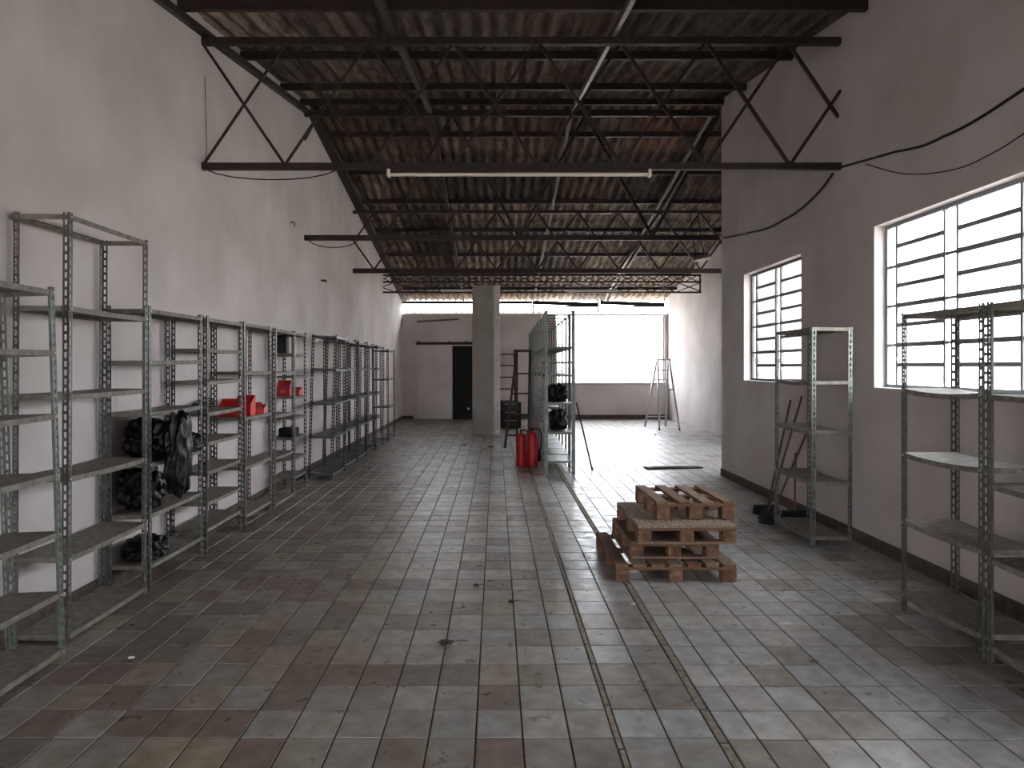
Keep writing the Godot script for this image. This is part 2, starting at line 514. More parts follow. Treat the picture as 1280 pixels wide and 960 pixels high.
# ---------------------------------------------------------------- floor of single cement tiles
const TD := 0.2506
func build_floor() -> void:
	var fl := struct_node("floor", "worn grey cement-tile floor with dirty joints and two mortar channels", "floor")
	var st := start()
	box(st, Vector3(WALL_L, -0.12, -FAR), Vector3(WALL_FR, -0.004, -BACK))
	part(fl, "screed", st.commit(), M.grout)
	# columns of tiles: [x0, x1, field]
	var cols := []
	var x := 0.1125
	while x > WALL_L:
		x -= 0.198
	while x < 0.45:
		cols.append([maxf(x, WALL_L), minf(x + 0.198, 0.497), 0])
		x += 0.198
	cols[-1][1] = 0.497
	if cols[-1][1] - cols[-1][0] < 0.1:
		cols.pop_back()
		cols[-1][1] = 0.497
	cols.append([0.525, 0.725, 1])
	cols.append([0.725, 0.924, 1])
	cols.append([0.968, 1.10, 2])
	x = 1.10
	while x < WALL_FR:
		cols.append([x, minf(x + 0.198, WALL_FR), 2])
		x += 0.198
	var all := []
	var row := -28
	while 3.023 + TD * row < FAR:
		var d0 := maxf(3.023 + TD * row, BACK)
		var d1 := minf(3.023 + TD * (row + 1), FAR)
		row += 1
		for c in cols:
			if c[0] >= WALL_R - 0.02 and d1 < CORNER:
				continue
			var sh: float = 0.0 if c[2] == 0 else (0.006 if c[2] == 1 else -0.012)
			var cx: float = (c[0] + c[1]) / 2.0
			var d := (d0 + d1) / 2.0 + sh
			var px := 620.0 + cx * 900.0 / maxf(d, 0.1)
			var py := 458.0 + 1404.0 / maxf(d, 0.1)
			var seen: bool = d > 2.6 and px > -20 and px < 1300 and py < 985
			var cast: int
			var u := rng.randf()
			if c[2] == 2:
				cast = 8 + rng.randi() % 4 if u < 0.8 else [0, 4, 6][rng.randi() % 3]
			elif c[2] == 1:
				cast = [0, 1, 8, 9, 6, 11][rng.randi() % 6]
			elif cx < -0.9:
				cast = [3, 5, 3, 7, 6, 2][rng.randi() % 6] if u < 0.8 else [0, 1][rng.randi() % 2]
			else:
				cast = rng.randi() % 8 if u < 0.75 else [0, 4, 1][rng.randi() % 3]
			all.append({"c": Vector3(cx, 0, -d), "w": c[1] - c[0] - 0.005, "l": d1 - d0 - 0.0055, "cast": cast, "rank": (1.0 / (d * d * d) if seen else -1.0), "tilt": Vector2(rng.randf_range(-1, 1), rng.randf_range(-1, 1)) * 0.0035, "up": rng.randf_range(-0.0006, 0.0006)})
	all.sort_custom(func(a, b): return a.rank > b.rank)
	var rest := start()
	for i in all.size():
		var t = all[i]
		var basis := Basis.from_euler(Vector3(t.tilt.x, 0, t.tilt.y))
		var at: Vector3 = t.c + Vector3(0, t.up - 0.0005, 0)
		if i < 300 and t.rank > 0.0:
			part(fl, "tile", tile_mesh(t.w, t.l), M.casts[t.cast], at, basis)
		else:
			var lc: Color = M.cast_colors[t.cast].srgb_to_linear()
			rest.set_color(lc)
			tile(rest, t.w, t.l, Transform3D(basis, at))
	var far := part(fl, "tile_paving", rest.commit(), M.cement_tiles)
	far.set_meta("kind", "stuff")
	far.set_meta("label", "the further rows of grey cement floor tiles")
	# mortar in the two channels: broken strips
	for ch in [[0.511, 0.024], [0.946, 0.040]]:
		var d := 2.3
		while d < 13.0:
			var l := rng.randf_range(0.18, 0.5)
			if true:
				part(fl, "mortar_strip", rbox(Vector3(ch[1] * rng.randf_range(0.8, 1.0), 0.006, l - 0.012), 0.002), M.mortar, Vector3(ch[0] + rng.randf_range(-0.003, 0.003), -0.0030, -d - l / 2), Basis(Vector3.UP, rng.randf_range(-0.006, 0.006)))
			d += l

func tile(st: SurfaceTool, w: float, l: float, t := Transform3D.IDENTITY) -> void:
	var c := 0.003
	var a := w / 2
	var b := l / 2
	var top := [Vector3(-a + c, 0, -b + c), Vector3(a - c, 0, -b + c), Vector3(a - c, 0, b - c), Vector3(-a + c, 0, b - c)]
	var low := [Vector3(-a, -0.006, -b), Vector3(a, -0.006, -b), Vector3(a, -0.006, b), Vector3(-a, -0.006, b)]
	for i in 4:
		top[i] = t * top[i]
		low[i] = t * low[i]
	quad(st, top[0], top[1], top[2], top[3], Vector3.UP)
	for i in 4:
		var j := (i + 1) % 4
		var m: Vector3 = (low[i] + low[j]) / 2.0 - t.origin
		quad(st, top[i], top[j], low[j], low[i], m + Vector3.UP * 0.1)

func tile_mesh(w: float, l: float) -> Mesh:
	var key := "tile%.3f_%.3f" % [w, l]
	if not cache.has(key):
		var st := start()
		tile(st, w, l)
		cache[key] = st.commit()
	return cache[key]

# ---------------------------------------------------------------- roof
func sheet_mesh(waves: int, l: float) -> Mesh:
	var key := "sheet%d_%.3f" % [waves, l]
	if cache.has(key):
		return cache[key]
	var st := start()
	var p := 0.177
	var amp := 0.026
	var th := 0.007
	var n := waves * 8
	var w := waves * p
	var pts := []
	var nr := []
	for i in n + 1:
		var x := -w / 2 + p * i / 8.0
		var y := amp * cos(TAU * i / 8.0)
		pts.append(Vector2(x, y))
		nr.append(Vector2(amp * TAU / p * sin(TAU * i / 8.0), 1.0).normalized())
	for i in n:
		for s in [1.0, -1.0]:
			var a := Vector3(pts[i].x, pts[i].y + th * s, -l / 2)
			var b := Vector3(pts[i + 1].x, pts[i + 1].y + th * s, -l / 2)
			var na: Vector3 = Vector3(nr[i].x, nr[i].y, 0) * s
			var nb: Vector3 = Vector3(nr[i + 1].x, nr[i + 1].y, 0) * s
			smooth_quad(st, [a, b, b + Vector3(0, 0, l), a + Vector3(0, 0, l)], [na, nb, nb, na])
		for z in [-l / 2, l / 2]:
			quad(st, Vector3(pts[i].x, pts[i].y - th, z), Vector3(pts[i + 1].x, pts[i + 1].y - th, z), Vector3(pts[i + 1].x, pts[i + 1].y + th, z), Vector3(pts[i].x, pts[i].y + th, z), Vector3(0, 0, z))
	cache[key] = st.commit()
	return cache[key]

func build_roof() -> void:
	var c := struct_node("ceiling", "dark corrugated fibre-cement gable roof on steel purlins", "ceiling")
	var near_lines := [BACK - 0.4, -2.7, -1.2, 0.3, 1.8, 3.3, 4.75, 6.23, 7.79, 9.23, RIDGE]
	var far_lines := [RIDGE, 12.0, 13.0, 14.05, 15.6, 17.25, 18.75, 20.2, 21.75]
	var cover := 0.177 * 6
	for side in 2:
		var lines: Array = near_lines if side == 0 else far_lines
		for i in lines.size() - 1:
			var d0: float = lines[i] - (0.0 if i == 0 else 0.08)
			var d1: float = lines[i + 1] + (0.0 if i == lines.size() - 2 else 0.08)
			var y0 := roof_y(lines[i] + 0.001 if side == 1 else lines[i])
			var y1 := roof_y(lines[i + 1] if side == 1 else lines[i + 1] - 0.001)
			var tilt := atan2(y1 - y0, lines[i + 1] - lines[i])
			var l: float = (d1 - d0) / cos(tilt)
			var x := -3.08 + cover / 2
			var k := 0
			while x < (WALL_R + 0.6 if lines[i + 1] < CORNER else WALL_FR + 0.7):
				var m: Material = M.sheets[rng.randi() % 5]
				if side == 1 and i == 0 and k == 5:
					m = M.sheet_orange
				if k == 0 and rng.randf() < 0.5 or (side == 1 and i >= 3 and k >= 2 and rng.randf() < 0.85):
					m = M.sheet_pale
				# the sheet nearer the ridge lies over the lower one
				var lap := 0.009 * (i % 2)
				part(c, "roof_sheet", sheet_mesh(6, l), m, Vector3(x, (y0 + y1) / 2 + 0.035 + lap, -(d0 + d1) / 2), Basis(Vector3.RIGHT, tilt) * Basis(Vector3.BACK, 0.0))
				x += cover
				k += 1
	# ridge capping seals the apex
	var st := start()
	for s in [-1.0, 1.0]:
		var e: float = 0.3
		box(st, Vector3(-3.05, -0.004, -e), Vector3(5.6, 0.004, 0.0), Transform3D(Basis(Vector3.RIGHT, 0.16 * s), Vector3(0, roof_y(RIDGE) + 0.085, -RIDGE)) if s < 0 else Transform3D(Basis(Vector3.UP, PI) * Basis(Vector3.RIGHT, -0.16), Vector3(2.55, roof_y(RIDGE) + 0.085, -RIDGE)))
	part(c, "ridge_cap", st.commit(), M.sheets[1])
	# purlins across the room under every lap of the sheets
	for d in [-2.7, -1.2, 0.3, 1.8, 3.3, 4.75, 6.23, 7.79, 9.23, 10.15, 11.38, 12.75, 14.05, 15.6, 17.25, 18.75, 20.2]:
		var x1 := WALL_R if d < CORNER else WALL_FR
		part(c, "purlin", rbox(Vector3(x1 - WALL_L - 0.02, 0.085, 0.055), 0.004), M.dark_steel, Vector3((WALL_L + x1) / 2, roof_y(d) - 0.045, -d))
	# rafters along the slopes under the purlins
	for r in [[-2.68, 0.16, "dark_steel"], [-0.95, 0.06, "dark_steel"], [1.10, 0.045, "grey_steel"], [3.16, 0.045, "grey_steel"], [3.28, 0.05, "dark_steel"]]:
		for s in [[BACK, RIDGE], [RIDGE, FAR - 0.1]]:
			if r[0] > WALL_R - 0.1 and s[0] < 0:
				continue
			var rx: float = -2.73 if r[0] < -2 and s[0] < 0 else r[0]
			var a := Vector3(rx, roof_y(s[0] + (0.01 if s[0] == RIDGE else 0.0)) - 0.125, -s[0])
			var b := Vector3(rx, roof_y(s[1] - (0.01 if s[1] == RIDGE else 0.0)) - 0.125, -s[1])
			var dir := (b - a).normalized()
			part(c, "rafter", rbox(Vector3(0.07 if r[0] < -2 and s[0] < 0 else r[1], 0.07, (b - a).length()), 0.004), M[r[2]], (a + b) / 2, Basis(Vector3.RIGHT, asin(dir.y)))

# ---------------------------------------------------------------- windows
func build_windows() -> void:
	var said := ["smaller-looking barred steel window behind the slim shelving unit with brooms", "large glaring barred steel window behind the big shelving on the right", "barred steel window in the right wall beside the camera"]
	for k in 3:
		var w := struct_node("window_%d" % (k + 1), said[k], "window")
		var d0: float = WIN[k][0]
		var d1: float = WIN[k][1]
		var x := WALL_R + 0.11
		var y0 := SILL
		var y1 := HEAD
		var fw := 0.03
		var steel: Material = M.window_dark if k == 0 else M.window_steel
		# outer frame
		for y in [y0 + fw / 2, y1 - fw / 2]:
			part(w, "frame_rail", rbox(Vector3(0.035, fw, d1 - d0), 0.003), steel, Vector3(x, y, -(d0 + d1) / 2))
		for d in [d0 + fw / 2, d1 - fw / 2]:
			part(w, "frame_stile", rbox(Vector3(0.034, y1 - y0 - 2 * fw, fw), 0.003), steel, Vector3(x, (y0 + y1) / 2, -d))
		# narrow fixed lights and two wide louvred ones
		var edges := [d0 + fw, d0 + 0.165, d0 + 0.80, d0 + 0.95, d0 + 1.585, d1 - fw]
		for i in range(1, 5):
			part(w, "mullion", rbox(Vector3(0.03, y1 - y0 - 2 * fw, 0.022), 0.003), steel, Vector3(x, (y0 + y1) / 2, -edges[i]))
		var rows := 8
		var rh := (y1 - y0 - 2 * fw) / rows
		for i in 5:
			var a: float = edges[i] + (0.011 if i > 0 else 0.0)
			var b: float = edges[i + 1] - (0.011 if i < 4 else 0.0)
			var mid := (a + b) / 2
			if i % 2 == 0:
				for r in range(0, rows, 2):
					var yy := y0 + fw + rh * r
					if r > 0:
						part(w, "glazing_bar", rbox(Vector3(0.026, 0.02, b - a), 0.003), steel, Vector3(x, yy, -mid))
					part(w, "pane", rbox(Vector3(0.004, rh * 2 - 0.02, b - a), 0.001), M.glass, Vector3(x, yy + rh, -mid))
			else:
				var tilt: float = [0.16, 0.10, 0.12][k] * (1.0 if i == 1 else 0.8)
				for r in rows:
					var yy := y0 + fw + rh * r
					if r > 0:
						part(w, "glazing_bar", rbox(Vector3(0.028, 0.032 if r % 2 else 0.036, b - a), 0.003), steel, Vector3(x, yy, -mid))
					var gl: Material = M.ribbed_glass if (k == 0 and i == 3) else M.glass
					part(w, "pane", rbox(Vector3(0.004, rh - 0.03, b - a - 0.01), 0.001), gl, Vector3(x, yy + rh / 2, -mid), Basis(Vector3.BACK, tilt))
				part(w, "sash_lever", tube_mesh([Vector3(x - 0.02, y0 + fw + rh, -b + 0.02), Vector3(x - 0.05, y0 + fw + rh + 0.05, -b + 0.05), Vector3(x - 0.045, y0 + fw + rh + 0.09, -b + 0.07)], [0.005], 6), steel)
		var st := start()
		box(st, Vector3(WALL_R - 0.012, y0 - 0.012, -d1 - 0.0), Vector3(WALL_R + 0.22, y0 + 0.002, -d0))
		part(w, "sill", st.commit(), M.window_white)
	# wide window in the end wall
	var w := struct_node("window_4", "wide overexposed window in the far end wall", "window")
	var z := -FAR - 0.1
	for y in [1.06, 3.09]:
		part(w, "frame_rail", rbox(Vector3(3.2, 0.045, 0.05), 0.004), M.window_steel, Vector3(3.365, y, z))
	for x in [1.77, 4.96]:
		part(w, "frame_stile", rbox(Vector3(0.035, 2.0, 0.05), 0.004), M.window_white, Vector3(x, 2.075, z))
	var xs := [1.79, 3.12, 4.0, 4.94]
	for x in [3.12, 4.0]:
		part(w, "mullion", rbox(Vector3(0.02, 1.98, 0.03), 0.003), M.window_white, Vector3(x, 2.075, z))
	var ys := [1.085, 2.22, 3.065]
	for i in 3:
		part(w, "glazing_bar", rbox(Vector3(xs[i + 1] - xs[i] - 0.02, 0.022, 0.03), 0.003), M.window_white, Vector3((xs[i] + xs[i + 1]) / 2, 2.22, z))
		for j in 2:
			part(w, "pane", rbox(Vector3(xs[i + 1] - xs[i] - 0.02, ys[j + 1] - ys[j] - 0.022, 0.005), 0.001), M.glass, Vector3((xs[i] + xs[i + 1]) / 2, (ys[j] + ys[j + 1]) / 2, z))
	part(w, "sill", rbox(Vector3(3.25, 0.03, 0.24), 0.004), M.window_steel, Vector3(3.365, 1.045, -FAR - 0.09))

	# side window of the wide end, hidden behind the corner
	w = struct_node("window_5", "side window of the wide end, around the corner", "window")
	for y in [SIDE[2] + 0.02, SIDE[3] - 0.02]:
		part(w, "frame_rail", rbox(Vector3(0.04, 0.04, SIDE[1] - SIDE[0]), 0.004), M.window_steel, Vector3(WALL_FR + 0.12, y, -(SIDE[0] + SIDE[1]) / 2))
	for i in 5:
		var d: float = lerpf(SIDE[0] + 0.02, SIDE[1] - 0.02, i / 4.0)
		part(w, "mullion", rbox(Vector3(0.035, SIDE[3] - SIDE[2] - 0.08, 0.03), 0.004), M.window_steel, Vector3(WALL_FR + 0.12, (SIDE[2] + SIDE[3]) / 2, -d))
		if i < 4:
			part(w, "pane", rbox(Vector3(0.005, SIDE[3] - SIDE[2] - 0.08, 0.50), 0.001), M.glass, Vector3(WALL_FR + 0.12, (SIDE[2] + SIDE[3]) / 2, -d - 0.27))

# ---------------------------------------------------------------- trusses
func lattice(t: Node, d: float, x0: float, x1: float, y0: float, y1: float, first: float, half: float, w: float, m: Material, which := 3) -> void:
	# warren diagonals through bottom nodes first + 2*half*k (which & 1) and through those shifted by half (which & 2)
	for fam in 2:
		if not (which & (1 << fam)):
			continue
		var z := -d + (0.02 if fam == 0 else -0.02)
		var n := -12
		while n < 24:
			var bx: float = first + half * (2 * n + fam)
			n += 1
			for s in [-1.0, 1.0]:
				var a := Vector3(bx, y0, z)
				var b := Vector3(bx + half * s, y1, z)
				var lo: float = 0.0
				var hi: float = 1.0
				# clip to the walls
				for q in [[x0, 1.0], [x1, -1.0]]:
					var fa: float = (a.x - q[0]) * q[1]
					var fb: float = (b.x - q[0]) * q[1]
					if fa < 0 and fb < 0:
						lo = 2.0
					elif fa < 0:
						lo = maxf(lo, fa / (fa - fb))
					elif fb < 0:
						hi = minf(hi, fa / (fa - fb))
				if hi - lo > 0.08:
					steel_bar(t, "diagonal", a.lerp(b, lo), a.lerp(b, hi), w, m)

func chord(t: Node, n: String, d: float, x0: float, x1: float, y: float, h: float, m: Material) -> void:
	var st := start()
	var l := x1 - x0
	box(st, Vector3(-l / 2, -h / 2, -0.03), Vector3(l / 2, -h / 2 + 0.008, 0.03))
	box(st, Vector3(-l / 2, -h / 2 + 0.008, 0.022), Vector3(l / 2, h / 2, 0.03))
	box(st, Vector3(-l / 2, -h / 2 + 0.008, -0.03), Vector3(l / 2, h / 2, -0.022))
	part(t, n, st.commit(), m, Vector3((x0 + x1) / 2, y, -d))

func build_trusses() -> void:
	var g := "lattice roof trusses"
	var k := 900.0
	# the nearest, carrying the fluorescent fitting
	var t := thing("roof_truss", "nearest dark steel lattice truss, carrying the long fluorescent fitting", "truss", Vector3.ZERO, g)
	chord(t, "bottom_chord", 6.74, WALL_L, WALL_R, 3.43, 0.06, M.dark_steel)
	chord(t, "top_chord", 6.74, WALL_L, WALL_R, 4.60, 0.065, M.dark_steel)
	lattice(t, 6.74, WALL_L, WALL_R, 3.44, 4.6, -1.97, 0.786, 0.027, M.dark_steel)
	t = thing("roof_truss", "tall dark steel truss under the roof ridge, second from the camera", "truss", Vector3.ZERO, g)
	chord(t, "bottom_chord", 10.42, WALL_L, WALL_R, 3.42, 0.075, M.dark_steel)
	chord(t, "top_chord", 10.42, WALL_L, WALL_R, 5.22, 0.09, M.dark_steel)
	lattice(t, 10.42, WALL_L, WALL_R, 3.44, 5.2, -1.60, 0.965, 0.042, M.dark_steel, 1)
	t = thing("roof_truss", "third dark steel lattice truss, behind the grey floodlight", "truss", Vector3.ZERO, g)
	chord(t, "bottom_chord", 13.95, WALL_L, WALL_FR, 3.41, 0.09, M.dark_steel)
	chord(t, "top_chord", 13.95, WALL_L, WALL_FR, 4.55, 0.06, M.dark_steel)
	lattice(t, 13.95, WALL_L, WALL_FR, 3.43, 4.55, -2.36, 0.79, 0.034, M.dark_steel)
	t = thing("roof_truss", "farthest shallow double-lattice truss above the far column", "truss", Vector3.ZERO, g)
	for y in [3.38, 3.635, 3.80]:
		chord(t, "chord", 17.7, WALL_L, WALL_FR - 0.05, y, 0.04, M.dark_steel)
	lattice(t, 17.7, WALL_L, WALL_FR - 0.05, 3.64, 3.80, -2.6, 0.315, 0.022, M.dark_steel)
	lattice(t, 17.7, WALL_L, WALL_FR - 0.05, 3.39, 3.63, -2.5, 0.63, 0.022, M.dark_steel)
	for y in [[3.38, 3.8]]:
		steel_bar(t, "end_post", Vector3(WALL_FR - 0.07, 3.38, -17.7), Vector3(WALL_FR - 0.07, 3.8, -17.7), 0.03, M.dark_steel)
	# fluorescent fitting under the nearest truss
	var f := thing("fluorescent_fitting", "long unlit fluorescent tube fitting under the nearest truss", "light fitting", Vector3(0.215, 3.345, -6.70))
	part(f, "batten", rbox(Vector3(2.44, 0.03, 0.05), 0.004), M.dark_steel, Vector3(0, 0.034, -0.01))
	part(f, "tube", tube_mesh([Vector3(-1.2, 0, 0), Vector3(1.2, 0, 0)], [0.0175], 12), M.tube_glass)
	for s in [-1.0, 1.0]:
		var h := part(f, "lamp_holder", rbox(Vector3(0.03, 0.075, 0.05), 0.006), M.white_paint, Vector3(1.213 * s, 0.012, 0))
		part(h, "holder_cap", rbox(Vector3(0.012, 0.04, 0.04), 0.004), M.grey_steel, Vector3(0.02 * s, 0, 0))
	for r in [[1.45, "pale fluorescent tube on the farthest truss, right of the rack"], [-1.65, "pale fluorescent tube on the farthest truss, left of the column"]]:
		f = thing("fluorescent_fitting", r[1], "light fitting", Vector3(r[0] + 0.9, 3.40, -17.62), "tubes on the farthest truss")
		part(f, "tube", tube_mesh([Vector3(-0.6, 0, 0), Vector3(0.6, 0, 0)], [0.018], 8), M.tube_glass)
		part(f, "batten", rbox(Vector3(1.22, 0.025, 0.04), 0.004), M.white_paint, Vector3(0, 0.03, -0.012))

# ---------------------------------------------------------------- far end
func build_far_end() -> void:
	# dark doorway with its sliding panel and rail
	var dr := struct_node("door_1", "dark doorway in the far wall, its white panel slid aside", "door")
	part(dr, "door_leaf", rbox(Vector3(0.95, 2.40, 0.04), 0.004), M.dark_door, Vector3(-0.875, 1.07, -FAR - 0.225))
	part(dr, "sliding_panel", rbox(Vector3(1.02, 2.12, 0.035), 0.004), M.plaster, Vector3(-1.83, 1.08, -FAR + 0.03))
	part(dr, "door_knob", tube_mesh([Vector3(-0.82, 0.30, -FAR - 0.206), Vector3(-0.82, 0.30, -FAR - 0.16)], [0.03], 10), M.white_paint)
	var rl := part(dr, "rail", rbox(Vector3(1.98, 0.075, 0.05), 0.006), M.dark_steel, Vector3(-1.38, 2.24, -FAR + 0.05))
	for x in [-0.9, 0.0, 0.5]:
		part(rl, "rail_bracket", rbox(Vector3(0.05, 0.11, 0.03), 0.004), M.dark_steel, Vector3(x, 0.02, -0.03))
	# concrete column with a lighter steel edge and climbing brackets
	var c := struct_node("column_1", "square grey concrete column standing before the far wall", "column")
	part(c, "shaft", rbox(Vector3(0.485, 3.40, 0.45), 0.012), M.concrete_column, Vector3(-0.297, 1.70, -16.55))
	part(c, "edge_plate", rbox(Vector3(0.15, 3.40, 0.05), 0.004), M.plaster, Vector3(0.02, 1.70, -16.42))
	for i in 7:
		part(c, "bracket", rbox(Vector3(0.085, 0.04, 0.07), 0.006), M.white_paint, Vector3(0.045, 0.09 + i * 0.512, -16.36), Basis(Vector3.BACK, 0.25 if i < 4 else -0.2))
	# eave beam that the roof sheets pass over, and the loose flap frames
	var e := struct_node("trim_1", "thin eave beam under the wavy roof edge", "trim")
	part(e, "beam", rbox(Vector3(3.85, 0.085, 0.05), 0.004), M.dark_steel, Vector3(-0.85, 3.455, -FAR - 0.05))
	var fr := thing("flap_frame", "purple-grey steel flap frame hanging in the gap above the far wall", "frame", Vector3.ZERO)
	for r in [[1.10, 3.02], [3.10, 4.98]]:
		var o: float = (r[0] + r[1]) / 2
		part(fr, "flap", rbox(Vector3(r[1] - r[0], 0.11, 0.10), 0.004), M.dark_steel, Vector3(o, 3.42, -FAR - 0.02), Basis(Vector3.BACK, -0.035))
		part(fr, "lower_bar", rbox(Vector3(r[1] - r[0], 0.045, 0.03), 0.003), M.dark_steel, Vector3(o, 3.335, -FAR - 0.02))
		for x in r:
			part(fr, "end_post", rbox(Vector3(0.04, 0.42, 0.03), 0.003), M.dark_steel, Vector3(x, 3.35, -FAR - 0.02))
	# roof of the neighbour's lean-to, seen by its wavy top edge
	var n := thing("lean_to_roof", "low corrugated sheet roof whose wavy edge shows over the wall", "roof", Vector3(0, 0, 0))
	var x := -2.5
	while x < 1.0:
		part(n, "roof_sheet", sheet_mesh(6, 1.6), M.sheet_pale, Vector3(x + 0.25, 3.17 - 0.11, -FAR - 0.2 - 0.78), Basis(Vector3.RIGHT, -0.14))
		x += 0.177 * 6
	var p := thing("wooden_batten", "thin slanting batten fixed to the far wall above the doorway", "batten", Vector3(-1.72, 2.92, -FAR + 0.02))
	part(p, "strip", rbox(Vector3(1.25, 0.05, 0.03), 0.004), M.grey_steel, Vector3.ZERO, Basis(Vector3.BACK, 0.06))

# ---------------------------------------------------------------- shelving
func slim_post(h: float, w: float) -> Mesh:
	var key := "slim%.3f_%.3f" % [h, w]
	if not cache.has(key):
		var st := start()
		box(st, Vector3(0, 0, 0), Vector3(w, h, 0.003))
		box(st, Vector3(0, 0, 0.003), Vector3(0.003, h, w * 0.8))
		cache[key] = st.commit()
	return cache[key]

func post_mesh(h: float) -> Mesh:
	# slotted steel angle: heel on the y axis, flanges towards +x and +z
	var key := "post%.3f" % h
	if cache.has(key):
		return cache[key]
	var st := start()
	var w := 0.036
	var t := 0.003
	for f in 2:
		var b := Transform3D.IDENTITY if f == 0 else Transform3D(Basis(Vector3(0, 0, 1), Vector3.UP, Vector3(1, 0, 0)), Vector3.ZERO)
		box(st, Vector3(0, 0, 0), Vector3(0.011, h, t), b)
		box(st, Vector3(0.025, 0, 0), Vector3(w, h, t), b)
		var y := 0.0 if f == 0 else 0.025
		while y < h:
			box(st, Vector3(0.011, maxf(y - 0.009, 0), 0), Vector3(0.025, minf(y + 0.009, h), t), b)
			y += 0.05
	cache[key] = st.commit()
	return cache[key]

func tray_mesh(dep: float, l: float, sag: float, lip: float, open := false) -> Mesh:
	# pressed steel shelf: dep along x, l along z, lips hanging down; its top at y = 0
	var key := "tray%.3f_%.3f_%.3f_%.3f_%s" % [dep, l, sag, lip, open]
	if cache.has(key):
		return cache[key]
	var st := start()
	var n := 6 if sag != 0.0 else 1
	var t := 0.0025
	for i in n:
		var z0 := -l / 2 + l * i / n
		var z1 := -l / 2 + l * (i + 1) / n
		var s0 := -sag * (1.0 - pow(2.0 * i / n - 1.0, 2.0))
		var s1 := -sag * (1.0 - pow(2.0 * (i + 1) / n - 1.0, 2.0))
		var strips := [[-dep / 2, -dep / 2 + t, lip], [dep / 2 - t, dep / 2, lip]]
		if not open:
			strips.append([-dep / 2 + t, dep / 2 - t, t])
		else:
			strips.append([-dep / 2 + t, -dep / 2 + 0.02, t])
			strips.append([dep / 2 - 0.02, dep / 2 - t, t])
		for s in strips:
			var p := []
			for y in [-s[2], 0.0]:
				p.append(Vector3(s[0], y + s0, z0))
				p.append(Vector3(s[1], y + s0, z0))
				p.append(Vector3(s[1], y + s1, z1))
				p.append(Vector3(s[0], y + s1, z1))
			hexa(st, p)
	for z in [-l / 2, l / 2 - t]:
		box(st, Vector3(-dep / 2, -lip, z), Vector3(dep / 2, -t, z + t))
		if open:
			box(st, Vector3(-dep / 2, -t, z), Vector3(dep / 2, 0, z + 0.018) if z < 0 else Vector3(dep / 2, 0, z + t))
	cache[key] = st.commit()
	return cache[key]

func shelving(label: String, group: String, xc: float, dep: float, d0: float, d1: float, h: float, levels: Array, opt := {}) -> Node3D:
	var u := thing("shelving_unit", label, "shelving", Vector3(xc, 0, -(d0 + d1) / 2), group)
	var l := d1 - d0
	var pm: Material = M[opt.get("post", "shelf_grey")]
	var tm: Material = M[opt.get("tray", "shelf_dust")]
	u.rotation = Vector3(opt.get("pitch", 0.0), opt.get("turn", 0.0), opt.get("lean", 0.0))
	for c in [[-1, -1, 0.0], [-1, 1, PI / 2], [1, 1, PI], [1, -1, -PI / 2]]:
		part(u, "post", slim_post(h, opt.slim) if opt.has("slim") else post_mesh(h), pm, Vector3(c[0] * dep / 2, 0, c[1] * l / 2), Basis(Vector3.UP, c[2]))
	for i in levels.size():
		var y: float = levels[i]
		var topmost := i == levels.size() - 1
		var open: bool = topmost and opt.get("open_top", false)
		var sag: float = opt.get("sag", 0.004) * rng.randf_range(0.3, 1.3) if not topmost else 0.0
		var tilt := Basis(Vector3.RIGHT, rng.randf_range(-1, 1) * opt.get("tilt", 0.006)) * Basis(Vector3.BACK, rng.randf_range(-1, 1) * opt.get("tilt", 0.006))
		var ti: float = snappedf(sag, 0.003)
		var tr := part(u, "open_frame" if open else "shelf", tray_mesh(dep - 0.008, l - 0.008, ti, 0.02 if open and opt.has("slim") else 0.03, open), tm, Vector3(0, y, 0), tilt)
		if opt.get("bolts", false):
			for sx in [-1, 1]:
				for sz in [-1, 1]:
					part(tr, "bolt", rbox(Vector3(0.012, 0.012, 0.012), 0.003), M.aluminium, Vector3(sx * (dep / 2 + 0.003), -0.015, sz * (l / 2 - 0.02)))
	return u

